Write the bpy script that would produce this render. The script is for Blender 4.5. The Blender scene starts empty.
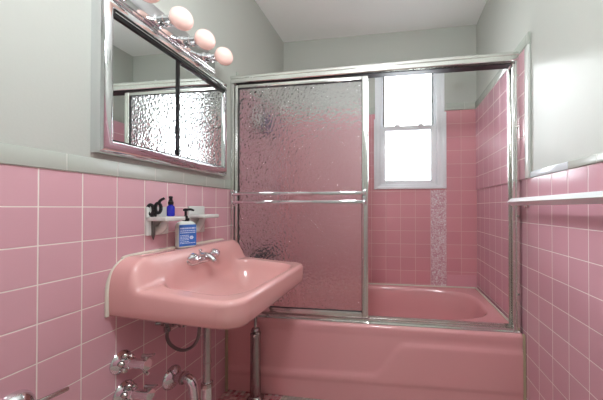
import bpy, bmesh, math, random
from mathutils import Vector, Matrix
random.seed(4)
S = bpy.context.scene
COL = S.collection
W, YF, YB, H, Y0 = 1.614, 1.53, 2.286, 2.52, -1.0

FILL_E = 38
# ------------------------------------------------------------------ materials
def lin(c):
    return tuple(((x/255/12.92) if x/255 <= .04045 else ((x/255+.055)/1.055)**2.4) for x in c) + (1,)

class NT:
    def __init__(s, name):
        s.m = bpy.data.materials.new(name); s.m.use_nodes = True
        s.t = s.m.node_tree; s.b = s.t.nodes['Principled BSDF']; s.out = s.t.nodes['Material Output']
    def n(s, typ, **kw):
        nd = s.t.nodes.new(typ)
        for k, v in kw.items():
            if k in nd.inputs: nd.inputs[k].default_value = v
            else: setattr(nd, k, v)
        return nd
    def l(s, a, b): s.t.links.new(a, b)
    def math(s, op, a, b=None):
        nd = s.t.nodes.new('ShaderNodeMath'); nd.operation = op
        for i, v in enumerate((a, b)):
            if v is None: continue
            if isinstance(v, (int, float)): nd.inputs[i].default_value = v
            else: s.l(v, nd.inputs[i])
        return nd.outputs[0]
    def mix(s, f, a, b):
        nd = s.t.nodes.new('ShaderNodeMix'); nd.data_type = 'RGBA'
        for i, v in ((0, f), (6, a), (7, b)):
            if isinstance(v, (int, float, tuple)): nd.inputs[i].default_value = v
            else: s.l(v, nd.inputs[i])
        return nd.outputs[2]

def plain(name, col, rough=.5, metal=0, coat=0, bump=0, bscale=60, spec=.5, emit=None, es=0, var=0, trans=0, ior=1.45):
    t = NT(name); b = t.b
    b.inputs['Base Color'].default_value = lin(col)
    b.inputs['Roughness'].default_value = rough; b.inputs['Metallic'].default_value = metal
    b.inputs['Coat Weight'].default_value = coat; b.inputs['Coat Roughness'].default_value = .05
    b.inputs['Specular IOR Level'].default_value = spec; b.inputs['IOR'].default_value = ior
    b.inputs['Transmission Weight'].default_value = trans
    if emit: b.inputs['Emission Color'].default_value = lin(emit); b.inputs['Emission Strength'].default_value = es
    tc = t.n('ShaderNodeTexCoord')
    if bump:
        no = t.n('ShaderNodeTexNoise', Scale=bscale, Detail=3.0); t.l(tc.outputs['Object'], no.inputs['Vector'])
        bp = t.n('ShaderNodeBump', Strength=bump, Distance=.002); t.l(no.outputs['Fac'], bp.inputs['Height'])
        t.l(bp.outputs[0], b.inputs['Normal'])
    if var:
        no = t.n('ShaderNodeTexNoise', Scale=4.0, Detail=4.0); t.l(tc.outputs['Object'], no.inputs['Vector'])
        c = lin(col); d = tuple(x*(1-var) for x in c[:3]) + (1,)
        t.l(t.mix(no.outputs['Fac'], c, d), b.inputs['Base Color'])
    return t.m

def tiles(name, colA, colB, grout, w, h, mortar=.0016, rough=.16, bump=.5, pal=None, wav=.12):
    """square glazed tiles laid on the UV map, which is in metres"""
    t = NT(name); b = t.b
    uv = t.n('ShaderNodeUVMap'); sp = t.n('ShaderNodeSeparateXYZ'); t.l(uv.outputs[0], sp.inputs[0])
    u = t.math('DIVIDE', sp.outputs[0], w); v = t.math('DIVIDE', sp.outputs[1], h)
    du = t.math('MULTIPLY', t.math('ABSOLUTE', t.math('SUBTRACT', t.math('FRACT', u), .5)), w)
    dv = t.math('MULTIPLY', t.math('ABSOLUTE', t.math('SUBTRACT', t.math('FRACT', v), .5)), h)
    eu = t.math('SUBTRACT', w/2, du); ev = t.math('SUBTRACT', h/2, dv)
    e = t.math('MINIMUM', eu, ev)
    mr = t.n('ShaderNodeMapRange'); mr.interpolation_type = 'SMOOTHSTEP'
    t.l(e, mr.inputs[0]); mr.inputs[1].default_value = mortar*.7; mr.inputs[2].default_value = mortar*1.25
    cmb = t.n('ShaderNodeCombineXYZ')
    t.l(t.math('FLOOR', u), cmb.inputs[0]); t.l(t.math('FLOOR', v), cmb.inputs[1])
    wn = t.n('ShaderNodeTexWhiteNoise'); wn.noise_dimensions = '3D'; t.l(cmb.outputs[0], wn.inputs['Vector'])
    if pal:
        cr = t.n('ShaderNodeValToRGB'); cr.color_ramp.interpolation = 'CONSTANT'
        el = cr.color_ramp.elements
        while len(el) < len(pal): el.new(.5)
        for i, c in enumerate(pal): el[i].position = i/len(pal); el[i].color = lin(c)
        t.l(wn.outputs['Value'], cr.inputs[0]); tc = cr.outputs[0]
    else:
        tc = t.mix(wn.outputs['Value'], lin(colA), lin(colB))
    t.l(t.mix(mr.outputs[0], lin(grout), tc), b.inputs['Base Color'])
    rr = t.n('ShaderNodeMapRange'); t.l(mr.outputs[0], rr.inputs[0]); rr.inputs[3].default_value = .8; rr.inputs[4].default_value = rough
    t.l(rr.outputs[0], b.inputs['Roughness'])
    mh = t.n('ShaderNodeMapRange'); mh.interpolation_type = 'SMOOTHSTEP'; t.l(e, mh.inputs[0]); mh.inputs[2].default_value = mortar*3
    no = t.n('ShaderNodeTexNoise', Scale=9.0, Detail=1.0); t.l(uv.outputs[0], no.inputs['Vector'])
    hsum = t.math('ADD', mh.outputs[0], t.math('MULTIPLY', no.outputs['Fac'], wav*5))
    bp = t.n('ShaderNodeBump', Strength=bump, Distance=.0012); t.l(hsum, bp.inputs['Height'])
    t.l(bp.outputs[0], b.inputs['Normal'])
    return t.m

PINK = (214, 168, 176)
M = {}
M['tile_l'] = tiles('pink glazed wall tile', PINK, (209, 162, 171), (234, 226, 218), .108, .108)
M['tile_b'] = tiles('pink glazed alcove tile', (220, 156, 163), (214, 149, 157), (228, 192, 192), .1195, .108, mortar=.0014)
M['tile_r'] = tiles('pink glazed side tile', (214, 166, 177), (208, 159, 171), (240, 226, 224), .108, .108)
M['cap'] = tiles('grey green cap tile', (184, 190, 180), (176, 183, 173), (205, 207, 198), .152, 9.0, mortar=.0012)
M['capw'] = tiles('pale blue white cap tile', (222, 228, 232), (216, 224, 229), (200, 204, 204), .144, 9.0, mortar=.0012)
M['mauve'] = plain('mauve base tile', (224, 164, 176), .2)
M['floor'] = tiles('red pink mosaic', None, None, (196, 176, 168), .020, .020, mortar=.0012, rough=.35,
                   pal=[(196, 120, 128), (224, 186, 184), (200, 132, 138), (228, 208, 204), (172, 84, 96), (214, 158, 160)])
M['floor2'] = tiles('grey beige mosaic', None, None, (160, 150, 140), .020, .020, mortar=.0012, rough=.35,
                    pal=[(178, 166, 152), (190, 178, 168), (168, 154, 146), (196, 180, 172)])
M['paint'] = plain('soft grey wall paint', (184, 187, 179), .5, bump=.12, bscale=120)
M['ceil'] = plain('white ceiling paint', (240, 243, 239), .8, bump=.1, bscale=60)
M['sink'] = plain('pink porcelain', (228, 174, 170), .1, coat=.6)
M['tub'] = plain('pink tub enamel', (228, 168, 170), .12, coat=.5)
M['chrome'] = plain('polished chrome', (225, 226, 228), .07, 1)
M['brushed'] = plain('worn chrome', (200, 198, 194), .2, 1, bump=.1, bscale=30)
M['pipe'] = plain('aged chrome pipe', (196, 190, 188), .18, 1, bump=.2, bscale=50, var=.4)
M['alu'] = plain('polished aluminium', (226, 226, 222), .16, 1)
M['alutrack'] = plain('dull aluminium', (196, 194, 190), .28, 1)
M['rail'] = plain('pale satin metal', (238, 242, 244), .28, .35)
M['mirror'] = plain('mirror', (236, 240, 238), .01, 1)
M['black'] = plain('black rubber', (14, 14, 15), .4)
M['blackp'] = plain('black plastic', (22, 22, 24), .35)
M['white_alu'] = plain('white painted window metal', (240, 243, 246), .3)
M['ceramic'] = plain('pale grey ceramic', (214, 217, 212), .15, coat=.4)
M['bulb'] = plain('peach bulb glass', (255, 222, 212), .2, emit=(255, 200, 182), es=.14, coat=.4)
M['caulk'] = plain('ivory caulk', (196, 180, 150), .7, bump=.3, bscale=90, var=.35)
M['wcaulk'] = plain('white caulk', (222, 214, 200), .6, bump=.2, bscale=90)
M['soapbody'] = plain('milky plastic', (220, 226, 220), .3)
M['label'] = plain('blue paper label', (58, 112, 196), .5)
M['labelw'] = plain('white print', (206, 220, 240), .5)
M['cobalt'] = plain('cobalt plastic', (26, 34, 170), .12, coat=.6)
M['steel'] = plain('scissor steel', (130, 126, 122), .3, 1)
M['rubhose'] = plain('braided hose', (128, 118, 118), .3, .8)
M['fillglow'] = plain('added fill glow', (250, 245, 235), .5, emit=(246, 250, 255), es=FILL_E)  # glow of the added fill globe
M['greenb'] = plain('green bottle', (54, 74, 60), .3)
M['whiteb'] = plain('white bottle', (225, 225, 222), .3)
M['blueb'] = plain('blue bottle', (46, 58, 150), .3)
M['darkcloth'] = plain('dark washcloth', (56, 56, 66), .9, bump=.8, bscale=200)

def mosaic():
    t = NT('pebbled white mosaic'); b = t.b
    uv = t.n('ShaderNodeUVMap')
    vo = t.n('ShaderNodeTexVoronoi', Scale=72.0); vo.feature = 'F1'; t.l(uv.outputs[0], vo.inputs['Vector'])
    ve = t.n('ShaderNodeTexVoronoi', Scale=72.0); ve.feature = 'DISTANCE_TO_EDGE'; t.l(uv.outputs[0], ve.inputs['Vector'])
    mr = t.n('ShaderNodeMapRange'); t.l(ve.outputs['Distance'], mr.inputs[0]); mr.inputs[1].default_value = .03; mr.inputs[2].default_value = .09
    hs = t.n('ShaderNodeSeparateColor'); t.l(vo.outputs['Color'], hs.inputs[0])
    cr = t.n('ShaderNodeValToRGB'); cr.color_ramp.interpolation = 'CONSTANT'; el = cr.color_ramp.elements
    el[0].color = lin((230, 206, 210)); el[1].position = .5; el[1].color = lin((236, 224, 226))
    e = el.new(.8); e.color = lin((214, 172, 184))
    t.l(hs.outputs[0], cr.inputs[0])
    t.l(t.mix(mr.outputs[0], lin((206, 146, 158)), cr.outputs[0]), b.inputs['Base Color'])
    b.inputs['Roughness'].default_value = .25
    bp = t.n('ShaderNodeBump', Strength=.4, Distance=.001); t.l(mr.outputs[0], bp.inputs['Height']); t.l(bp.outputs[0], b.inputs['Normal'])
    return t.m
M['mosaic'] = mosaic()

def hammered():
    """patterned glass: refracts through its dimples and scatters a little"""
    t = NT('hammered glass'); b = t.b
    b.inputs['Base Color'].default_value = (1, 1, 1, 1); b.inputs['Roughness'].default_value = .04
    b.inputs['Transmission Weight'].default_value = 1; b.inputs['IOR'].default_value = 1.22
    tc = t.n('ShaderNodeTexCoord')
    vo = t.n('ShaderNodeTexVoronoi', Scale=75.0); vo.feature = 'SMOOTH_F1'; t.l(tc.outputs['Object'], vo.inputs['Vector'])
    no = t.n('ShaderNodeTexNoise', Scale=45.0, Detail=2.0); t.l(tc.outputs['Object'], no.inputs['Vector'])
    s = t.math('ADD', vo.outputs['Distance'], no.outputs['Fac'])
    bp = t.n('ShaderNodeBump', Strength=.8, Distance=.016); t.l(s, bp.inputs['Height']); t.l(bp.outputs[0], b.inputs['Normal'])
    di = t.n('ShaderNodeBsdfTranslucent'); di.inputs[0].default_value = (.95, .95, .95, 1)
    df = t.n('ShaderNodeBsdfDiffuse'); df.inputs[0].default_value = (.9, .9, .9, 1)
    m1 = t.n('ShaderNodeMixShader', Fac=.35); t.l(di.outputs[0], m1.inputs[1]); t.l(df.outputs[0], m1.inputs[2])
    m2 = t.n('ShaderNodeMixShader'); m2.inputs[0].default_value = .08
    t.l(b.outputs[0], m2.inputs[1]); t.l(m1.outputs[0], m2.inputs[2]); t.l(m2.outputs[0], t.out.inputs[0])
    return t.m
M['hammered'] = hammered()

def clearpane():
    t = NT('clear window pane')
    tr = t.n('ShaderNodeBsdfTransparent'); gl = t.n('ShaderNodeBsdfGlossy', Roughness=.02)
    fr = t.n('ShaderNodeFresnel', IOR=1.45); mx = t.n('ShaderNodeMixShader')
    t.l(fr.outputs[0], mx.inputs[0]); t.l(tr.outputs[0], mx.inputs[1]); t.l(gl.outputs[0], mx.inputs[2]); t.l(mx.outputs[0], t.out.inputs[0])
    return t.m
M['pane'] = clearpane()

# ------------------------------------------------------------------ mesh helpers
WLOC = {}
def box(bm, lo, hi, bev=0, seg=2, mi=0):
    lo, hi = [min(a, b) for a, b in zip(lo, hi)], [max(a, b) for a, b in zip(lo, hi)]
    vs = [bm.verts.new((x, y, z)) for x in (lo[0], hi[0]) for y in (lo[1], hi[1]) for z in (lo[2], hi[2])]
    fs = [bm.faces.new([vs[i] for i in q]) for q in ((0, 1, 3, 2), (4, 6, 7, 5), (0, 4, 5, 1), (2, 3, 7, 6), (0, 2, 6, 4), (1, 5, 7, 3))]
    for f in fs: f.material_index = mi
    if bev:
        es = list({e for f in fs for e in f.edges})
        bmesh.ops.bevel(bm, geom=es, offset=bev, segments=seg, affect='EDGES', profile=.5, material=-1)
    return bm

def frame_of(d):
    d = Vector(d).normalized()
    a = Vector((0, 0, 1)) if abs(d.z) < .9 else Vector((1, 0, 0))
    u = d.cross(a).normalized(); return u, d.cross(u).normalized()

def rings(bm, rs, closed_caps=True):
    for a, b in zip(rs, rs[1:]):
        n = len(a)
        for i in range(n):
            j = (i+1) % n
            try: bm.faces.new((a[i], a[j], b[j], b[i]))
            except ValueError: pass
    if closed_caps:
        for r in (rs[0][::-1], rs[-1]):
            try: bm.faces.new(r)
            except ValueError: pass

def lathe(bm, o, d, prof, seg=28, sx=1, sy=1):
    """prof: (distance along d, radius)"""
    o = Vector(o); u, v = frame_of(d); d = Vector(d).normalized(); rs = []
    for t, r in prof:
        r = max(r, 1e-4)
        rs.append([bm.verts.new(o+d*t+u*(r*sx*math.cos(2*math.pi*i/seg))+v*(r*sy*math.sin(2*math.pi*i/seg))) for i in range(seg)])
    rings(bm, rs); return bm

def catmull(p, k):
    p = [Vector(q) for q in p]; out = []
    for i in range(len(p)-1):
        a, b, c, d = p[max(i-1, 0)], p[i], p[i+1], p[min(i+2, len(p)-1)]
        for s in range(k):
            t = s/k
            out.append(.5*((2*b)+(c-a)*t+(2*a-5*b+4*c-d)*t*t+(3*b-a-3*c+d)*t**3))
    return out+[p[-1]]

def tube(bm, pts, r, seg=14, k=1):
    pts = catmull(pts, k) if k > 1 else [Vector(p) for p in pts]
    rr = r if isinstance(r, (list, tuple)) else None
    u = None; rs = []
    for i, p in enumerate(pts):
        t = (pts[min(i+1, len(pts)-1)]-pts[max(i-1, 0)]).normalized()
        if u is None: u, _ = frame_of(t)
        u = (u-t*u.dot(t)).normalized(); v = t.cross(u)
        q = r if rr is None else rr[0]+(rr[1]-rr[0])*i/(len(pts)-1)
        rs.append([bm.verts.new(p+u*(q*math.cos(2*math.pi*j/seg))+v*(q*math.sin(2*math.pi*j/seg))) for j in range(seg)])
    rings(bm, rs); return bm

def extrude(bm, prof, y0, y1, axis='x', slope=0):
    """closed profile swept straight along x: prof = (y, z)"""
    A = [bm.verts.new((y0, a, b)) for a, b in prof]; B = [bm.verts.new((y1, a, b+slope)) for a, b in prof]
    rings(bm, [A, B]); return bm

def uvmap(me, off=(0, 0), swap=None):
    uv = me.uv_layers.new(name='UVMap')
    for p in me.polygons:
        n = p.normal
        for li in p.loop_indices:
            co = me.vertices[me.loops[li].vertex_index].co
            if abs(n.x) > .7: a, b = co.y-off[0], co.z-off[1]
            elif abs(n.y) > .7: a, b = co.x-off[0], co.z-off[1]
            else: a, b = co.x-off[0], co.y-off[1]
            uv.data[li].uv = (a, b)

def obj(name, bm, mats, parent=None, smooth=True, ang=35, uv=None):
    bmesh.ops.recalc_face_normals(bm, faces=bm.faces)
    base = Vector((0, 0, 0))
    if parent is not None: base = WLOC[parent.name]
    me = bpy.data.meshes.new(name)
    if uv is None: bmesh.ops.translate(bm, verts=bm.verts, vec=-base)
    bm.to_mesh(me); bm.free()
    if uv is not None: uvmap(me, uv)
    if smooth:
        for p in me.polygons: p.use_smooth = True
        me.set_sharp_from_angle(angle=math.radians(ang))
    for m in (mats if isinstance(mats, (list, tuple)) else [mats]): me.materials.append(m)
    o = bpy.data.objects.new(name, me); COL.objects.link(o)
    if parent is not None: o.parent = parent
    WLOC[o.name] = base
    if uv is not None and base.length: 
        for v in me.vertices: v.co -= base
    return o

def tag(o, label, cat, group=None):
    o['label'] = label; o['category'] = cat
    if group: o['group'] = group
    return o

def thing(name, loc, label, cat, group=None):
    o = bpy.data.objects.new(name, None); COL.objects.link(o); o.location = loc; o.empty_display_size = .05
    WLOC[o.name] = Vector(loc); return tag(o, label, cat, group)

def struct(o): o['kind'] = 'structure'; return o
def sobj(name, bm, m, uv=None, parent=None, smooth=False): 
    o = obj(name, bm, m, parent, smooth=smooth, uv=uv)
    if parent is None: struct(o)
    return o
def NB(): return bmesh.new()

# ------------------------------------------------------------------ the room
LP, LC = 1.1717, 1.224          # left: top of pink, top of cap
RP, RC = 1.2037, 1.2330         # right
BP, BC = 1.8465, 1.902          # tub alcove
T = .12
bm = NB(); box(bm, (-T, Y0, 0), (0, YF+.02, LP+.02)); box(bm, (-T, Y0, LP+.02), (0, YF+.02, H), mi=1)
box(bm, (-T, YF+.02, 0), (0, YB+T, BP+.02)); box(bm, (-T, YF+.02, BP+.02), (0, YB+T, H), mi=1)
sobj('wall_left', bm, [M['tile_l'], M['paint']], uv=(.6212, LP))
bm = NB(); box(bm, (W, Y0, 0), (W+T, YB+T, RP+.01)); box(bm, (W, Y0, RP+.01), (W+T, YB+T, H), mi=1)
sobj('wall_right', bm, [M['tile_r'], M['paint']], uv=(1.0188, RP))
# window opening in the back wall
WX0, WX1, WZ0, WZ1 = .815, 1.362, 1.235, 2.262
bm = NB()
for lo, hi in (((0, 0), (WX0, BP)), ((WX1, 0), (W, BP)), ((WX0, 0), (WX1, WZ0))):
    box(bm, (lo[0], YB, lo[1]), (hi[0], YB+T, hi[1]))
for lo, hi in (((0, BP), (WX0, H)), ((WX1, BP), (W, H)), ((WX0, WZ1), (WX1, H))):
    box(bm, (lo[0], YB, lo[1]), (hi[0], YB+T, hi[1]), mi=1)
sobj('wall_back', bm, [M['tile_b'], M['paint']], uv=(W, BP))
bm = NB(); box(bm, (-T, Y0-T, 0), (W+T, Y0, H)); sobj('wall_front', bm, M['paint'])
bm = NB(); box(bm, (-T, Y0-T, H), (W+T, YB+T, H+T)); sobj('ceiling', bm, M['ceil'])
bm = NB(); box(bm, (-T, Y0-T, -T), (.345, YB+T, 0)); box(bm, (.345, Y0-T, -T), (W+T, YB+T, 0), mi=1)
sobj('floor', bm, [M['floor'], M['floor2']], uv=(0, YF))
# cap tiles
def cap(n, lo, hi, uv=(.68, 0), m='cap'):
    b = NB(); box(b, lo, hi, .003); return sobj('trim_%d' % n, b, M[m], uv=uv, smooth=True)
cap(1, (-.01, Y0, LP), (.006, 1.505, LC), (.683, -4.5))
cap(2, (W-.006, Y0, RP), (W+.01, 1.118, RC), (.97, -4.5))
cap(11, (W-.006, 1.120, RP), (W+.01, 1.407, RC), (1.118, -4.5), 'capw')
# surround tiling on the right wall, standing proud of the plaster, with its cap pieces
SX = W-.008
bm = NB(); box(bm, (SX, 1.447, RP-.108*0), (W, YB, BP)); sobj('trim_3', bm, M['tile_r'], uv=(1.0188, BP))
cap(4, (SX-.004, 1.405, BP), (W, YB, BC), (.05, -4.5))
bm = NB(); box(bm, (SX-.004, 1.407, RP), (W, 1.447, BP), .004); sobj('trim_5', bm, M['ceramic'], smooth=True)
bm = NB(); box(bm, (0, YB-.008, BP), (WX0-.016, YB, BC), .003); sobj('trim_6', bm, M['cap'], uv=(0, -4.5), smooth=True)
bm = NB(); box(bm, (WX1+.016, YB-.008, BP), (SX-.004, YB, BC), .003); sobj('trim_7', bm, M['cap'], uv=(0, -4.5), smooth=True)
bm = NB(); box(bm, (0, 1.56, BP), (.008, YB-.008, BC), .003); sobj('trim_8', bm, M['cap'], uv=(0, -4.5), smooth=True)
# mosaic strip under the window, mauve base tile
bm = NB(); box(bm, (1.258, YB-.004, .43), (1.380, YB, 1.206), .001, 1); sobj('trim_9', bm, M['mosaic'], uv=(0, 0))
bm = NB(); box(bm, (1.383, YB-.004, .434), (1.606, YB, .527), .0015, 1); sobj('trim_10', bm, M['mauve'])

# window -------------------------------------------------------------
def ringbox(bm, x0, x1, z0, z1, w, y0, y1, bev=.003, wb=None, wt=None):
    wb = w if wb is None else wb; wt = w if wt is None else wt
    box(bm, (x0, y0, z0), (x0+w, y1, z1), bev); box(bm, (x1-w, y0, z0), (x1, y1, z1), bev)
    box(bm, (x0+w, y0, z0), (x1-w, y1, z0+wb), bev); box(bm, (x0+w, y0, z1-wt), (x1-w, y1, z1), bev)
    return bm
win = bpy.data.objects.new('window_1', None); COL.objects.link(win); win.location = (1.09, YB, WZ0); WLOC['window_1'] = Vector(win.location); struct(win)
bm = NB(); ringbox(bm, WX0, WX1-.024, WZ0, WZ1, .034, YB-.004, YB+.09, wb=.024); box(bm, (WX1-.024, YB-.004, WZ0), (WX1, YB+.09, WZ1))
obj('window_frame', bm, M['white_alu'], win)
bm = NB()
box(bm, (.798, YB-.016, 1.216), (.824, YB, 1.80), .004); box(bm, (1.352, YB-.016, 1.216), (1.380, YB, 1.835), .004)
box(bm, (.824, YB-.018, 1.216), (1.352, YB, 1.240), .004)
box(bm, (.806, YB-.012, 1.80), (.820, YB, WZ1+.01), .003); box(bm, (1.349, YB-.012, 1.835), (1.366, YB, WZ1+.01), .003)
obj('window_trim', bm, M['white_alu'], win)
bm = NB(); ringbox(bm, .849, 1.304, 1.259, 1.742, .044, YB+.008, YB+.038, wb=.032, wt=.040)
box(bm, (.97, YB+.0, 1.732), (1.01, YB+.012, 1.752), .002); box(bm, (1.16, YB+.0, 1.732), (1.20, YB+.012, 1.752), .002)
ls = obj('lower_sash', bm, M['white_alu'], win)
bm = NB(); box(bm, (.888, YB+.020, 1.285), (1.265, YB+.024, 1.710)); obj('pane', bm, M['pane'], ls)
bm = NB(); ringbox(bm, .849, 1.304, 1.700, 2.24, .024, YB+.046, YB+.076, wb=.034, wt=.030)
us = obj('upper_sash', bm, M['white_alu'], win)
bm = NB(); box(bm, (.869, YB+.058, 1.730), (1.284, YB+.062, 2.215)); obj('pane', bm, M['pane'], us)
bm = NB(); box(bm, (.873, YB+.044, 1.738), (.884, YB+.05, 2.21)); box(bm, (1.273, YB+.044, 1.738), (1.284, YB+.05, 2.21)); obj('gasket', bm, M['black'], us)

# ------------------------------------------------------------------ bathtub
def rr_pt(cx, cy, hx, hy, n, a):
    c, s = math.cos(a), math.sin(a)
    return cx+hx*math.copysign(abs(c)**(2/n), c), cy+hy*math.copysign(abs(s)**(2/n), s)
tub = thing('bathtub', (W/2, 1.9, 0), 'pink enamelled bathtub built in between the tiled walls under the window', 'bathtub')
TX0, TX1, TY0, TY1, TZ = .004, W-.010, 1.478, YB-.004, .428
def sst(a, b, x):
    t = max(0, min(1, (x-a)/(b-a))); return t*t*(3-2*t)
bm = NB()
N = 160
angs = [2*math.pi*(i+.5)/N for i in range(N)]
def rect_pt(x0, x1, y0, y1, a):
    cx, cy = (x0+x1)/2, (y0+y1)/2; c, s = math.cos(a), math.sin(a)
    hx, hy = (x1-x0)/2, (y1-y0)/2
    k = min(hx/abs(c) if abs(c) > 1e-9 else 9e9, hy/abs(s) if abs(s) > 1e-9 else 9e9)
    return cx+c*k, cy+s*k
def ring_in(e, z, dx0=0, dx1=0):
    out = []
    for a in angs:
        x, y = rr_pt(.81, 1.915, .735-e, .318-e*.8, 3.4, a)
        out.append(bm.verts.new((x, y, z)))
    return out
outer = []
for a in angs:
    # same angular parametrisation as the opening keeps the deck quads tidy
    x, y = rr_pt(.81, 1.915, .735, .318, 3.4, a)
    ra = math.atan2((y-1.915)/.318*((TY1-TY0)/2), (x-.81)/.735*((TX1-TX0)/2))
    px, py = rect_pt(TX0, TX1, TY0+.02, TY1, ra)
    outer.append(bm.verts.new((px, py, TZ)))
rs = [outer, ring_in(-.008, TZ), ring_in(0, TZ-.002), ring_in(.008, TZ-.010), ring_in(.016, TZ-.03), ring_in(.03, TZ-.12), ring_in(.05, TZ-.24), ring_in(.08, TZ-.32), ring_in(.13, TZ-.35), ring_in(.25, TZ-.36)]
rings(bm, rs, False); bm.faces.new(rs[-1][::-1])
# front rim roll and apron with its embossed step
nx, prof = 120, []
prof = [(TY0+.02, TZ)]+[(TY0+.02-.02*math.sin(i*math.pi/16), TZ-.02+.02*math.cos(i*math.pi/16)) for i in range(1, 9)]
prof += [(TY0+.002, TZ-.045)]
z = TZ-.045
while z > .012: z -= .010; prof.append((None, max(z, .002)))
grid = []
for i in range(nx+1):
    x = TX0+(TX1-TX0)*i/nx; colv = []
    zA = .131+(x-.064)/.8*.028 if x < .864 else (.159+(.335-.159)*sst(.85, 1.03, x) if x < 1.03 else .335+(x-1.03)*.004)
    zB = .100+x*.018
    for (y, z) in prof:
        if y is None:
            y = TY0+.004-.009*(sst(zA+.016, zA-.006, z) if False else 1-sst(zA-.008, zA+.016, z))
            y += .005*(1-sst(zB-.006, zB+.010, z))
        colv.append(bm.verts.new((x, y, z)))
    grid.append(colv)
for a, b in zip(grid, grid[1:]):
    for j in range(len(prof)-1): bm.faces.new((a[j], a[j+1], b[j+1], b[j]))
body = obj('tub_body', bm, M['tub'], tub, ang=50)
bm = NB(); lathe(bm, (.16, 1.92, .07), (0, 0, 1), [(0, .03), (.003, .03), (.005, .02), (.005, 0)]); obj('drain', bm, M['chrome'], tub)
bm = NB(); tube(bm, [(W-.006, 1.470, .0), (W-.006, 1.468, .20), (W-.007, 1.470, .40), (W-.006, 1.482, .428)], .0065, 8, 6)
tag(obj('caulk_bead', bm, M['caulk']), 'yellowed caulk bead between the tub apron and the right tiled wall', 'caulk')
bm = NB(); tube(bm, [(.006, 1.470, .0), (.006, 1.468, .20), (.006, 1.470, .40), (.006, 1.48, .428)], .008, 8, 6)
tag(obj('caulk_bead', bm, M['caulk']), 'dirty caulk bead where the tub apron meets the left wall under the sink', 'caulk')
bm = NB(); tube(bm, [(W-.014, 1.575, .432), (W-.014, 2.27, .432)], .006, 8); 
tag(obj('caulk_bead', bm, M['wcaulk']), 'white caulk line along the right rim of the tub below the tiles', 'caulk')
bm = NB(); tube(bm, [(.02, YB-.010, .432), (W-.02, YB-.010, .432)], .006, 8)
tag(obj('caulk_bead', bm, M['wcaulk']), 'white caulk line along the back rim of the tub under the window wall', 'caulk')

# ------------------------------------------------------------------ shower enclosure
enc = thing('shower_enclosure', (W/2, YF, TZ), 'chrome framed sliding shower enclosure track standing on the front rim of the tub', 'shower enclosure')
sl = .016
bm = NB()
y0, y1 = 1.498, 1.566
pr = [(y0+.004, 1.802), (y0, 1.806), (y0, 1.818), (y0+.006, 1.822), (y0+.006, 1.828), (y0, 1.832), (y0, 1.842), (y0+.006, 1.848), (y0+.014, 1.850), (y0+.018, 1.856), (y1-.006, 1.856), (y1, 1.85), (y1, 1.802), (y1-.004, 1.802), (y1-.006, 1.836), (y0+.010, 1.836), (y0+.008, 1.802)]
A = [bm.verts.new((.002, a, b)) for a, b in pr]; B = [bm.verts.new((W-.014, a, b+sl)) for a, b in pr]
rings(bm, [A, B], False)
bmesh.ops.contextual_create(bm, geom=[e for e in bm.edges if len(e.link_faces) == 1 and all(v.co.x < .1 for v in e.verts)])
bmesh.ops.contextual_create(bm, geom=[e for e in bm.edges if len(e.link_faces) == 1 and all(v.co.x > 1 for v in e.verts)])
hd = obj('header', bm, M['alu'], enc, ang=20)
bm = NB(); box(bm, (.03, y0+.012, 1.804), (W-.045, y1-.008, 1.810)); obj('track_gap', bm, M['black'], hd)
bm = NB()
pr = [(1.492, .4285), (1.492, .432), (1.500, .436), (1.505, .436), (1.506, .443), (1.509, .443), (1.510, .436), (1.533, .436), (1.534, .443), (1.537, .443), (1.538, .436), (1.560, .436), (1.562, .446), (1.566, .446), (1.567, .4285)]
extrude(bm, pr, .002, W-.014); obj('sill_track', bm, M['alu'], enc, ang=20)
def jamb(x0, x1):
    b = NB(); box(b, (x0, 1.500, .4285), (x1, 1.566, 1.80 if x0 < 1 else 1.816), .003)
    s = 1 if x0 < 1 else -1; xm = x1 if s > 0 else x0
    box(b, (xm, 1.500, .44), (xm+s*.012, 1.506, 1.80), .001, 1); box(b, (xm, 1.558, .44), (xm+s*.012, 1.566, 1.80), .001, 1)
    return obj('jamb', b, M['alu'], enc)
jamb(.002, .014); jamb(W-.032, W-.009)
for zz in (.62, 1.02, 1.47, 1.74):
    bm = NB(); lathe(bm, (W-.021, 1.500, zz), (0, -1, 0), [(0, .005), (.002, .004), (.003, 0)], 12); obj('screw', bm, M['alutrack'], enc)

def door(name, label, y, x0, x1, z0, z1, bars):
    d = thing(name, ((x0+x1)/2, y, z0), label, 'shower door')
    b = NB(); w = .034; t = .011
    def stile(xa, xb):
        box(b, (xa, y-t, z0), (xb, y+t, z1), .004)
        box(b, (xa+.010, y-t-.003, z0+.01), (xb-.010, y-t+.002, z1-.01), .0015, 1)
    stile(x0, x0+.026); stile(x1-w, x1)
    box(b, (x0+.026, y-t, z0), (x1-w, y+t, z0+.030), .004); box(b, (x0+.026, y-t, z1-.022), (x1-w, y+t, z1), .004)
    obj('door_frame', b, M['alu'], d)
    b = NB()
    g = .004
    ringbox(b, x0+.024, x1-w+.002, z0+.028, z1-.020, g, y-t*.6, y+t*.6, 0)
    obj('gasket', b, M['black'], d)
    b = NB(); box(b, (x0+.022, y-.0025, z0+.025), (x1-w+.004, y+.0025, z1-.018)); obj('glass_pane', b, M['hammered'], d)
    if bars:
        yb = y-t
        b = NB()
        for z in (1.142, 1.094): 
            box(b, (x0+.02, yb-.045, z-.009), (x1-.012, yb-.033, z+.009), .004)
        tb = obj('towel_bar', b, M['chrome'], d)
        for xx in (x0+.012, x1-.020):
            b = NB(); box(b, (xx-.010, yb-.048, 1.080), (xx+.010, yb-.001, 1.100), .004); box(b, (xx-.010, yb-.048, 1.132), (xx+.010, yb-.001, 1.156), .004)
            box(b, (xx-.012, yb-.006, 1.072), (xx+.012, yb+.0, 1.164), .002)
            obj('bracket', b, M['chrome'], tb)
    return d
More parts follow.
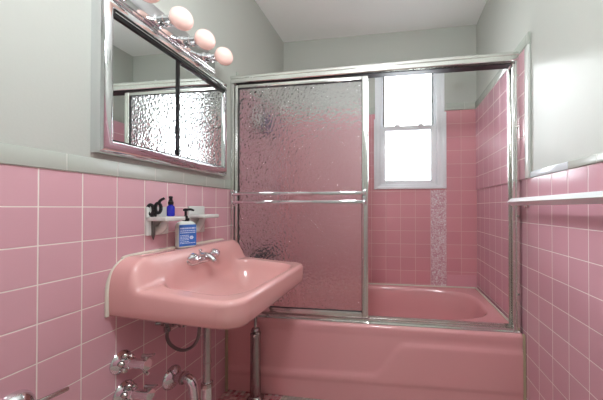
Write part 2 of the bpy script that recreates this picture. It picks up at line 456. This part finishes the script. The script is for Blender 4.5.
door('shower_door', 'sliding shower door of hammered glass with a double chrome towel bar on the tub', 1.521, .020, .826, .453, 1.798, True)

# ------------------------------------------------------------------ sink
SY0, SY1, SXM, SR = .803, 1.487, .484, .075
sink = thing('wall_hung_sink', (.0, 1.145, .68), 'pink porcelain wall hung sink with a raised back under the mirror cabinet', 'sink')
SYC = (SY0+SY1)/2
def rrect(px, py, cx, cy, hx, hy, r):
    qx, qy = abs(px-cx)-hx+r, abs(py-cy)-hy+r
    return math.hypot(max(qx, 0), max(qy, 0))+min(max(qx, qy), 0)-r
def xmax(y):
    d = min(y-SY0, SY1-y)
    return SXM if d >= SR else SXM-(SR-math.sqrt(max(0, SR*SR-(SR-d)**2)))
def ztop(x, y):
    de = -rrect(x, y, (SXM-.6)/2, SYC, (SXM+.6)/2, (SY1-SY0)/2, SR)   # distance to outer edge (open at the wall)
    z = .758+.022*(1-sst(.10, .42, x))
    # raised back
    f = 1-sst(.080, .124, x)
    ye = min(y-SY0, SY1-y)
    R = .085
    crown = 0 if ye >= R else (R-math.sqrt(max(0, R*R-(R-ye)**2)))
    z = max(z, z+f*(.884-crown*1.1-z)) 
    # bowl
    d = -rrect(x, y, .278, SYC, .176, .280, .105)
    if d > 0:
        t = min(1, d/.125)
        z -= .132*(1-(1-t)**2.6)*sst(-.004, .022, d)
    # round-over
    r = .02
    if de < r: z -= r-math.sqrt(max(0, r*r-(r-max(de, 0))**2))
    return z
def clustered(n, c0, c1):
    out = []
    for i in range(n+1):
        t = i/n
        out.append(t)
    return out
ys = []
for i in range(121):
    t = i/120
    t = .5-.5*math.cos(math.pi*t); ys.append(SY0+(SY1-SY0)*(.55*t+.45*i/120))
ts = [0]+[1-(1-(i/100))**1.5 for i in range(1, 101)]
bm = NB(); G = []
for y in ys:
    xm = xmax(y); G.append([bm.verts.new((t*xm, y, ztop(t*xm, y))) for t in ts])
for a, b in zip(G, G[1:]):
    for j in range(len(ts)-1): bm.faces.new((a[j], a[j+1], b[j+1], b[j]))
rim = [G[0][j] for j in range(len(ts))]+[G[i][-1] for i in range(1, len(ys))]+[G[-1][j] for j in range(len(ts)-2, -1, -1)]
def skirt(z, ins):
    out = []
    for v in rim:
        x, y = v.co.x, v.co.y
        k = 1-ins/.25
        out.append(bm.verts.new((x-(ins if x > SXM-SR else ins*x/SXM), SYC+(y-SYC)*k, z-.024*x/SXM if z < .71 else z-.008*x/SXM)))
    return out
prev = rim
for z, ins in ((None, 0), (.712, .001), (.697, .003), (.688, .008), (.683, .017)):
    if z is None: continue
    cur = skirt(z, ins)
    for i in range(len(rim)-1): bm.faces.new((prev[i], prev[i+1], cur[i+1], cur[i]))
    prev = cur
inner = [bm.verts.new((v.co.x*.8, SYC+(v.co.y-SYC)*.8, .683)) for v in prev]
inner2 = [bm.verts.new((.05+v.co.x*.55, SYC+(v.co.y-SYC)*.5, .617)) for v in prev]
for A_, B_ in ((prev, inner), (inner, inner2)):
    for i in range(len(rim)-1): bm.faces.new((A_[i], A_[i+1], B_[i+1], B_[i]))
bm.faces.new(inner2)
obj('basin', bm, M['sink'], sink, ang=60)
bm = NB(); lathe(bm, (.27, SYC, .6365), (0, 0, 1), [(-.004, .024), (.002, .024), (.004, .019), (.0015, .015), (.0015, 0)]); obj('drain', bm, M['chrome'], sink)
# chrome faucet on the back slope
fz, fx = .824, .100
bm = NB(); box(bm, (fx-.030, 1.06, fz-.016), (fx+.012, 1.205, fz+.010), .010, 3)
fa = obj('faucet', bm, M['chrome'], sink)
for yy in (1.062, 1.200):
    bm = NB(); o = (fx-.015, yy, fz+.0); d = (.85, 0, .5)
    lathe(bm, o, d, [(0, .019), (.008, .021), (.016, .019), (.022, .014), (.028, .018), (.038, .023), (.048, .022), (.056, .015), (.059, 0)], 20)
    tube(bm, [Vector(o)+Vector((.034, -.030, .020)), Vector(o)+Vector((.040, 0, .027)), Vector(o)+Vector((.034, .030, .020))], .008, 12, 4)
    obj('handle', bm, M['chrome'], fa)
bm = NB()
tube(bm, [(fx-.02, 1.131, fz+.004), (fx+.005, 1.131, fz+.020), (fx+.035, 1.131, fz+.020), (fx+.062, 1.131, fz+.004), (fx+.066, 1.131, fz-.006)], [.017, .011], 16, 5)
lathe(bm, (fx-.008, 1.131, fz+.016), (0.2, 0, 1), [(0, .005), (.022, .004), (.026, .008), (.032, .008), (.035, 0)], 12)
obj('spout', bm, M['chrome'], fa)
bm = NB()
edge = [(.0045, SY0-.001, .690), (.0045, SY0-.001, .76), (.0045, SY0+.002, .80), (.0045, SY0+.020, .845), (.0045, SY0+.05, .872), (.0045, SY0+.085, .884), (.0045, SYC, .885), (.0045, SY1-.085, .884), (.0045, SY1-.05, .872)]
tube(bm, edge, .006, 8, 6); obj('caulk', bm, M['wcaulk'], sink)
leg_ = NB(); lx, ly = .205, 1.432
lathe(leg_, (lx, ly, 0), (0, 0, 1), [(0, .046), (.006, .046), (.014, .036), (.022, .029), (.35, .027), (.356, .029), (.366, .029), (.372, .018), (.380, .024), (.392, .020), (.398, .009), (.690, .009)], 24)
lg = obj('leg', leg_, M['pipe'], sink)

# drain trap and supplies
tr = thing('drain_trap', (.17, 1.085, .2), 'chrome drain trap bending from the wall to the pipe under the pink sink', 'drain pipe')
bm = NB(); lathe(bm, (0.0, 1.082, .315), (1, 0, 0), [(0, .050), (.006, .049), (.014, .042), (.020, .030), (.026, .021), (.030, 0)], 32); obj('wall_flange', bm, M['chrome'], tr)
bm = NB(); tube(bm, [(.01, 1.082, .315), (.06, 1.083, .318), (.088, 1.083, .309), (.103, 1.084, .285), (.108, 1.084, .25), (.112, 1.084, .222), (.125, 1.085, .198), (.14, 1.085, .192), (.156, 1.085, .200), (.167, 1.085, .225), (.169, 1.085, .26), (.169, 1.085, .31)], .0205, 18, 4); obj('trap_pipe', bm, M['chrome'], tr)
bm = NB(); lathe(bm, (.052, 1.082, .3175), (1, 0, 0), [(0, .020), (.002, .027), (.014, .027), (.016, .020)], 8); obj('slip_nut', bm, M['pipe'], tr); bm = NB(); lathe(bm, (.169, 1.085, .288), (0, 0, 1), [(0, .016), (.002, .025), (.018, .025), (.022, .018)], 10)
obj('slip_nut', bm, M['pipe'], tr)
bm = NB(); lathe(bm, (.169, 1.085, .29), (0, 0, 1), [(0, .0155), (.10, .0155), (.101, .0168), (.104, .0168), (.105, .0155), (.26, .0155), (.262, .020), (.285, .020), (.287, .026), (.35, .026)], 24); obj('tailpiece', bm, M['pipe'], tr)

sp = thing('supply_hose', (.10, 1.02, .5), 'dark looped supply hose hanging under the pink sink beside the drain pipe', 'hose')
bm = NB(); tube(bm, [(.040, 1.02, .590), (.036, 1.02, .555), (.034, 1.02, .520), (.050, 1.02, .492), (.085, 1.02, .475), (.120, 1.02, .475), (.155, 1.02, .495), (.176, 1.02, .53), (.182, 1.02, .575), (.183, 1.02, .63)], .0066, 12, 5); obj('hose', bm, M['rubhose'], sp)
bm = NB(); tube(bm, [(-.0, 1.0, .585), (.05, 1.02, .584), (.11, 1.03, .580), (.17, 1.03, .60)], .008, 10, 5)
for x in (.02, .06, .10): lathe(bm, (x, 1.015, .585), (1, 0, 0), [(0, .009), (.001, .016), (.014, .016), (.015, .009)], 8)
lathe(bm, (.034, 1.02, .545), (0, 0, 1), [(0, .009), (.001, .013), (.02, .013), (.021, .009)], 8)
lathe(bm, (.11, 1.03, .57), (0, 0, 1), [(0, .009), (.002, .014), (.03, .014), (.06, .010), (.075, .010)], 8)
obj('coupling', bm, M['pipe'], sp)

def stop(y, z, label):
    v = thing('shutoff_valve', (0, y, z), label, 'valve', 'wall valves below the sink')
    b = NB(); lathe(b, (0, y, z), (1, 0, 0), [(0, .040), (.004, .040), (.012, .034), (.018, .022), (.020, 0)], 30); obj('escutcheon', b, M['chrome'], v)
    b = NB(); lathe(b, (.012, y, z), (1, 0, 0), [(0, .017), (.02, .016), (.022, .019), (.034, .019), (.036, .0155), (.088, .0155), (.09, .018), (.10, .018), (.101, .013)], 20)
    o = obj('valve_body', b, M['chrome'], v)
    b = NB(); lathe(b, (.104, y, z), (0, 0, 1), [(-.022, .007), (.028, .008)], 10)
    tube(b, [(.09, y, z+.028), (.112, y+.002, z+.030), (.134, y+.004, z+.036)], [.008, .004], 10, 4)
    tube(b, [(.098, y, z-.022), (.104, y, z-.03), (.112, y, z-.032)], .0055, 10, 3)
    obj('lever', b, M['pipe'], o)
    b = NB()
    for k in range(5):
        a = k*2*math.pi/5+.5
        lathe(b, (.020, y+.026*math.cos(a)*.7, z+.026*math.sin(a)), (1, 0, 0), [(0, .009), (.008, .010), (.014, .006), (.015, 0)], 10)
    obj('handwheel', b, M['brushed'], o)
stop(.854, .508, 'upper chrome shutoff valve on the left tiled wall below the sink corner')
stop(.866, .392, 'lower chrome shutoff valve cut by the bottom of the picture below the sink')
th = thing('toilet_paper_holder', (0, .575, .55), 'chrome wall fixture with a slanted lever low on the left wall at the bottom corner', 'wall fixture')
bm = NB(); lathe(bm, (-.002, .575, .545), (1, 0, .0), [(0, .040), (.006, .039), (.020, .034), (.032, .022), (.037, 0)], 30); obj('dome', bm, M['chrome'], th)
bm = NB(); tube(bm, [(.028, .575, .545), (.046, .585, .552), (.052, .612, .550), (.051, .657, .545)], [.0068, .0062], 12, 5); obj('lever', bm, M['brushed'], th)

# ------------------------------------------------------------------ ceramic shelves and what stands on them
def shelf(y0, y1, z0, z1, zs, label, holes=False):
    s = thing('ceramic_shelf', (0, (y0+y1)/2, zs), label, 'shelf', 'ceramic wall shelves above the sink')
    b = NB(); box(b, (0, y0, z0), (.014, y1, z1), .005, 3); obj('back_plate', b, M['ceramic'], s)
    b = NB(); x1 = .094
    if holes:
        hx, hy, hw = .022, y0+.018, .011
        box(b, (.008, y0, zs-.018), (hx-hw, y1, zs), .004); box(b, (hx+hw, y0, zs-.018), (x1, y1, zs), .004)
        box(b, (hx-hw-.004, y0, zs-.017), (hx+hw+.004, hy-hw*.6, zs-.001), .002); box(b, (hx-hw-.004, hy+hw*.6, zs-.017), (hx+hw+.004, y1, zs-.001), .002)
    else:
        box(b, (.008, y0, zs-.018), (x1, y1, zs), .006, 3)
    obj('ledge', b, M['ceramic'], s)
    b = NB()
    tube(b, [(.010, (y0+y1)/2, z0+.02), (.03, (y0+y1)/2, zs-.045), (.045, (y0+y1)/2, zs-.016)], [.02, .012], 12, 4); obj('support', b, M['ceramic'], s)
shelf(.945, 1.048, .950, 1.066, 1.026, 'pale ceramic wall shelf above the sink holding scissors and the blue spray bottle', True)
shelf(1.166, 1.272, .938, 1.070, 1.030, 'empty pale ceramic wall shelf behind the soap bottle, nearer the shower', False)

sc = thing('scissors', (.028, .963, .93), 'black handled scissors stuck blade down through the left ceramic shelf', 'scissors')
bm = NB()
for s_, up in ((-1, 0), (1, .006)):
    c = Vector((.026+s_*.011, .963+s_*.006, 1.054+up)); loop = []
    for i in range(17):
        a = 2*math.pi*i/16
        loop.append(c+Vector((.0078*math.cos(a), .005*math.cos(a), .020*math.sin(a))))
    tube(bm, loop, .0062, 8)
    tube(bm, [(.022, .963+s_*.001, 1.018), (.022+s_*.004, .963+s_*.003, 1.030), c+Vector((-s_*.006, -s_*.004, -.016))], .0058, 8, 3)
tube(bm, [(.038, .970, 1.080), (.044, .974, 1.092), (.054, .982, 1.100)], [.006, .005], 8, 3)
obj('handle', bm, M['blackp'], sc)
bm = NB()
for s_ in (-1, 1):
    bx, by = .022, .963+s_*.0014
    box(bm, (bx-.007, by-.0011, .955), (bx+.007, by+.0011, 1.03), .0006, 1)
    A = [bm.verts.new((bx-.007, by+d, .955)) for d in (-.0011, .0011)]+[bm.verts.new((bx+.007, by+d, .955)) for d in (.0011, -.0011)]
    t_ = bm.verts.new((bx, by, .932))
    for i in range(4): bm.faces.new((A[i], A[(i+1) % 4], t_))
obj('blade', bm, M['steel'], sc)

sb = thing('spray_bottle', (.060, 1.005, 1.027), 'small cobalt blue bottle with a black spray top on the left ceramic shelf', 'bottle')
bm = NB(); lathe(bm, (.062, 1.004, 1.027), (0, 0, 1), [(0, .012), (.002, .0145), (.036, .0145), (.042, .012), (.045, .0075), (.050, .0075), (.050, 0)], 24); obj('bottle_body', bm, M['cobalt'], sb)
bm = NB(); lathe(bm, (.062, 1.004, 1.074), (0, 0, 1), [(0, .010), (.012, .0105), (.013, .008), (.018, .0075), (.019, .006), (.026, .006), (.027, .0075), (.034, .007), (.036, 0)], 18); lathe(bm, (.062, 1.004, 1.104), (.6, -.5, 0), [(0, .003), (.010, .003)], 8); obj('spray_top', bm, M['blackp'], sb)

# soap bottle: flattened body turned a little towards the room
so = thing('soap_bottle', (.044, 1.115, .885), 'white pump soap bottle with a blue label standing on the back ledge of the sink', 'bottle')
rot = Matrix.Rotation(math.radians(-26), 4, 'Z'); so0 = Vector((.046, 1.104, .886))
def place(b): bmesh.ops.transform(b, matrix=Matrix.Translation(so0) @ rot @ Matrix.Scale(1.07, 4), verts=b.verts); return b
bm = NB(); rs = []
for z, k in ((0, .90), (.003, .97), (.008, 1), (.088, 1), (.098, .93), (.104, .78), (.108, .55), (.110, .32)):
    rs.append([bm.verts.new((rr_pt(0, 0, .020*k, .036*k, 4.5, 2*math.pi*(i+.5)/40)[0], rr_pt(0, 0, .020*k, .036*k, 4.5, 2*math.pi*(i+.5)/40)[1], z)) for i in range(40)])
rings(bm, rs); obj('bottle_body', place(bm), M['soapbody'], so)
bm = NB(); box(bm, (.0196, -.033, .006), (.0206, .033, .094), .0003, 1); lb = obj('label', place(bm), M['label'], so)
bm = NB(); random.seed(8)
for r_, (z, hh) in enumerate(((.079, .006), (.069, .004), (.061, .004), (.050, .003), (.044, .003), (.038, .003), (.032, .003), (.024, .003), (.018, .003))):
    y = -.029; end = .029 if r_ < 3 or r_ > 7 else .004
    while y < end:
        w_ = random.uniform(.003, .009); box(bm, (.0205, y, z-hh/2), (.0209, min(y+w_, end), z+hh/2)); y += w_+.002
for k in range(6):
    a = k*math.pi/3; lathe(bm, (.0205, .014+.0045*math.cos(a), .040+.0045*math.sin(a)), (1, 0, 0), [(0, .0036), (.0004, .0036)], 10)
obj('print', place(bm), M['labelw'], lb, smooth=False)
bm = NB()
lathe(bm, (0, 0, .108), (0, 0, 1), [(0, .014), (.012, .014), (.014, .009), (.022, .0075), (.024, .0045), (.042, .0045), (.043, .010), (.050, .010), (.053, .006), (.054, 0)], 20)
tube(bm, [(0, 0, .156), (.004, .018, .157), (.006, .030, .152)], [.006, .004], 10, 4); obj('pump', place(bm), M['blackp'], so)

# ------------------------------------------------------------------ mirror cabinet and vanity light
mc = thing('medicine_cabinet', (0, 1.08, 1.24), 'chrome framed mirror cabinet with two sliding panes on the left wall above the sink', 'mirror cabinet')
CY0, CY1, CZ0, CZ1 = .749, 1.425, 1.240, 1.768
bm = NB(); box(bm, (0, CY0+.006, CZ0+.006), (.030, CY1-.006, CZ1-.006)); obj('cabinet_body', bm, M['alutrack'], mc)
bm = NB(); prof = [(0.001, 0), (.018, 0), (.027, .003), (.036, .009), (.044, .019), (.049, .030), (.050, .038), (.048, .043), (.045, .046), (.036, .046)]
rs = []
for a, b in ((CY0, CZ0), (CY1, CZ0), (CY1, CZ1), (CY0, CZ1)):
    sy = 1 if a == CY0 else -1; sz = 1 if b == CZ0 else -1
    ky = .033/.046 if a == CY0 else 1.0
    kz = 1.0
    rs.append([bm.verts.new((x, a+sy*i*ky, b+sz*i*kz)) for x, i in prof])
for k in range(4):
    A, B = rs[k], rs[(k+1) % 4]
    for i in range(len(prof)-1): bm.faces.new((A[i], A[i+1], B[i+1], B[i]))
obj('frame', bm, M['chrome'], mc, ang=50)
MZ0, MZ1 = CZ0+.044, CZ1-.044
bm = NB(); box(bm, (.030, CY0+.029, MZ1-.026), (.052, CY1-.044, MZ1+.002), .002); bt = NB(); box(bt, (.030, CY0+.029, MZ0-.004), (.046, CY1-.044, MZ0+.004), .001); obj('bottom_track', bt, M['black'], mc)
tk = obj('slide_track', bm, M['black'], mc)
bm = NB(); box(bm, (.050, CY0+.033, MZ1-.012), (.0535, CY1-.046, MZ1-.009)); obj('track_edge', bm, M['chrome'], tk)
bm = NB(); box(bm, (.040, CY0+.029, MZ0), (.044, 1.045, MZ1-.01), 0); p1 = obj('mirror_pane', bm, M['mirror'], mc, smooth=False)
bm = NB(); box(bm, (.032, 1.046, MZ0+.002), (.0455, 1.068, MZ1-.012), .001); obj('edge_strip', bm, M['black'], p1)
bm = NB(); box(bm, (.033, 1.03, MZ0), (.037, CY1-.046, MZ1-.01), 0); p2 = obj('mirror_pane', bm, M['mirror'], mc, smooth=False)
bm = NB(); lathe(bm, (.037, 1.335, 1.49), (1, 0, 0), [(0, .008), (.003, .008), (.006, .004), (.012, .007), (.015, .006), (.016, 0)], 16); obj('finger_pull', bm, M['pipe'], p2)

vl = thing('vanity_light', (0, 1.05, 1.82), 'chrome bar light with a row of round peach bulbs above the mirror cabinet', 'light')
bm = NB(); box(bm, (0, .765, 1.778), (.018, 1.345, 1.880), .006, 3); box(bm, (.014, .775, 1.790), (.024, 1.335, 1.868), .004, 2); pl = obj('back_bar', bm, M['chrome'], vl)
def bulb_set(src, y):
    if src is None:
        b = NB(); lathe(b, (.022, y, 1.82), (1, 0, 0), [(0, .026), (.004, .026), (.008, .019), (.030, .019), (.031, .022), (.037, .022), (.038, .019), (.060, .019), (.061, .021), (.066, .021), (.068, .016), (.070, .016)], 24); s = obj('socket', b, M['chrome'], vl)
        b = NB(); c = .128; R = .0420
        pr_ = [(.086-c, .015), (.089-c, .017)]+[(-R*math.cos(a), R*math.sin(a)) for a in [math.asin(.022/R)+(math.pi-math.asin(.022/R))*i/20 for i in range(21)]]
        lathe(b, (c, y, 1.82), (1, 0, 0), pr_, 32); u = obj('bulb', b, M['bulb'], s, ang=80)
        return s, u
    s = src[0].copy(); COL.objects.link(s); u = src[1].copy(); COL.objects.link(u)
    s.parent = vl; u.parent = s; s.location = (0, y-.826, 0); return s, u
b0 = bulb_set(None, .826)
for y in (.98, 1.118, 1.255): bulb_set(b0, y)

# ------------------------------------------------------------------ right wall towel bar
tb = thing('towel_rail', (W, 1.45, 1.075), 'square pale metal towel rail with a pointed end running along the right tiled wall', 'towel rail')
bm = NB(); Q = ((-1, 0), (0, -1), (1, 0), (0, 1)); q_ = .0185
A = [bm.verts.new((1.55+a*q_, .55, 1.09+b*q_)) for a, b in Q]; B = [bm.verts.new((1.55+a*q_, 1.474, 1.09+b*q_)) for a, b in Q]
rings(bm, [A, B], False); bm.faces.new(A); t_ = bm.verts.new((1.55, 1.494, 1.09))
for i in range(4): bm.faces.new((B[i], B[(i+1) % 4], t_))
obj('bar', bm, M['rail'], tb, ang=20)
for yy in (1.44, .60):
    bm = NB(); box(bm, (W-.008, yy-.024, 1.064), (W, yy+.024, 1.112), .004); box(bm, (1.548, yy-.012, 1.076), (W-.004, yy+.012, 1.102), .004)
    obj('bracket', bm, M['chrome'], tb)

# ------------------------------------------------------------------ inside the alcove, seen through the hammered glass
sh = thing('shower_fixture', (0, 1.93, 1.90), 'chrome shower arm with a head on the left alcove wall behind the door glass', 'shower')
bm = NB(); lathe(bm, (0, 1.93, 1.86), (1, 0, 0), [(0, .03), (.004, .03), (.01, .018), (.012, 0)], 24); obj('wall_flange', bm, M['chrome'], sh)
bm = NB(); tube(bm, [(0, 1.93, 1.86), (.06, 1.93, 1.875), (.11, 1.93, 1.855), (.14, 1.93, 1.82)], .011, 12, 5); obj('arm', bm, M['chrome'], sh)
bm = NB(); lathe(bm, (.14, 1.93, 1.82), (.5, 0, -.85), [(0, .012), (.015, .014), (.03, .03), (.05, .04), (.055, .04), (.056, 0)], 24); obj('shower_head', bm, M['whiteb'], sh)
cd = thing('shower_caddy', (.05, 1.80, 1.55), 'wire caddy hanging on the left alcove wall behind the door glass', 'caddy')
bm = NB()
for z in (1.60, 1.64):
    tube(bm, [(.0025, 1.70, z), (.10, 1.70, z), (.10, 1.90, z), (.0025, 1.90, z), (.0025, 1.70, z)], .003, 8)
for k in range(9): tube(bm, [(.006+.0117*k, 1.70, 1.60), (.006+.0117*k, 1.90, 1.60)], .002, 6)
tube(bm, [(.0025, 1.76, 1.60), (.0025, 1.78, 1.80), (.0025, 1.80, 1.84), (.0025, 1.82, 1.80), (.0025, 1.84, 1.60)], .003, 8)
obj('wire_basket', bm, M['brushed'], cd)
def btl(y, r, h, m, label, x=.055):
    b = NB(); lathe(b, (x, y, 1.603), (0, 0, 1), [(0, r*.9), (.004, r), (h*.7, r), (h*.8, r*.6), (h*.82, r*.45), (h, r*.45), (h, 0)], 20)
    tag(obj('shampoo_bottle', b, M[m]), label, 'bottle', 'bottles in the shower caddy')
btl(1.735, .024, .15, 'whiteb', 'white bottle in the shower caddy behind the hammered glass')
btl(1.80, .026, .17, 'greenb', 'dark green bottle in the shower caddy behind the hammered glass')
btl(1.865, .024, .14, 'blueb', 'blue bottle in the shower caddy behind the hammered glass')
tf = thing('tub_faucet', (0, 1.90, .74), 'pair of chrome tub taps with a spout on the left alcove wall behind the glass', 'faucet')
for yy in (1.80, 2.0):
    b = NB(); lathe(b, (0, yy, .74), (1, 0, 0), [(0, .032), (.006, .03), (.012, .014), (.04, .014), (.042, .026), (.065, .024), (.07, 0)], 20); obj('handle', b, M['pipe'], tf)
bm = NB(); tube(bm, [(0, 1.90, .62), (.08, 1.90, .62), (.12, 1.90, .60), (.125, 1.90, .585)], [.022, .018], 14, 4); obj('spout', bm, M['chrome'], tf)
bm = NB(); random.seed(3)
rsx = []
box(bm, (.074, 1.62, .70), (.092, 1.985, .768), .008, 3)
o_ = obj('washcloth', bm, M['darkcloth']); tag(o_, 'dark cloth draped over the tub taps, a smudge low behind the door glass', 'cloth')
rh = thing('shower_fixture', (W, 1.98, 2.085), 'white faced shower head on a chrome arm high on the right alcove wall', 'shower')
HS = Vector((W-.225, 1.97, 2.045)); d_ = Vector((-.75, -.35, -.3)).normalized()
bm = NB(); tube(bm, [(W, 1.98, 2.085), (W-.09, 1.98, 2.092), (W-.17, 1.975, 2.075), HS], .010, 12, 5); lathe(bm, (W+.001, 1.98, 2.085), (-1, 0, 0), [(0, .026), (.004, .026), (.01, .016), (.010, 0)], 20); obj('arm', bm, M['chrome'], rh)
bm = NB(); lathe(bm, HS, d_, [(0, .012), (.02, .016), (.035, .034), (.044, .036), (.045, 0)], 24); obj('shower_head', bm, M['chrome'], rh)
bm = NB(); lathe(bm, HS+d_*.044, d_, [(0, .031), (.003, .030), (.0035, 0)], 24); obj('spray_face', bm, M['whiteb'], rh)

# ------------------------------------------------------------------ lights
cl = thing('added_fill_lamp', (.80, .42, H), 'added fill globe hanging out of view from the ceiling above the camera', 'light')  # added globe out of view, hung here to fill the room with light
bm = NB(); lathe(bm, (.80, .42, H), (0, 0, -1), [(0, .07), (.012, .07), (.02, .05), (.026, .012), (.40, .012), (.41, .04), (.44, .042), (.445, 0)], 28); obj('stem', bm, M['chrome'], cl)
bm = NB(); lathe(bm, (.80, .42, H-.44), (0, 0, -1), [(.10-.13*math.cos(math.pi*i/18), .13*math.sin(math.pi*i/18)) for i in range(19)], 32); obj('fill_globe', bm, M['fillglow'], cl)
def light(name, typ, loc, rot, **kw):
    d = bpy.data.lights.new(name, typ); o = bpy.data.objects.new(name, d); COL.objects.link(o); o.location = loc; o.rotation_euler = rot
    for k, v in kw.items(): setattr(d, k, v)
    return o
light('window_portal', 'AREA', (1.09, YB+.11, 1.75), (math.radians(-90), 0, 0), shape='RECTANGLE', size=.56, size_y=1.04).data.cycles.is_portal = True
sd = Vector((.35, -1, -.43)).normalized()
su = light('sun', 'SUN', (.6, 4, 3), sd.to_track_quat('-Z', 'Y').to_euler(), energy=.9, angle=math.radians(4), color=(.93, .97, 1))

w = bpy.data.worlds.new('World'); S.world = w; w.use_nodes = True
bg = w.node_tree.nodes['Background']; bg.inputs[0].default_value = (.90, .95, 1, 1); bg.inputs[1].default_value = 10.5

# ------------------------------------------------------------------ camera
cam = bpy.data.cameras.new('camera'); co = bpy.data.objects.new('camera', cam); COL.objects.link(co)
co.location = (.9782, 0, 1.06); co.rotation_euler = (math.pi/2+.0083, 0, .1464)
cam.sensor_width = 36; cam.sensor_fit = 'HORIZONTAL'; cam.lens = 273.855/603*36
cam.shift_x = -(355.5-301.5)/603; cam.shift_y = (205.8-200)/603; cam.clip_start = .02
S.camera = co
S.view_settings.view_transform = 'Standard'; S.view_settings.look = 'None'; S.view_settings.gamma = 1; S.view_settings.use_curve_mapping = False
S.view_settings.exposure = 0.43
S.render.engine = 'CYCLES'
S.cycles.use_denoising = True
S.cycles.max_bounces = 14; S.cycles.transmission_bounces = 10; S.cycles.transparent_max_bounces = 10; S.cycles.glossy_bounces = 6; S.cycles.diffuse_bounces = 6
S.cycles.sample_clamp_indirect = 12
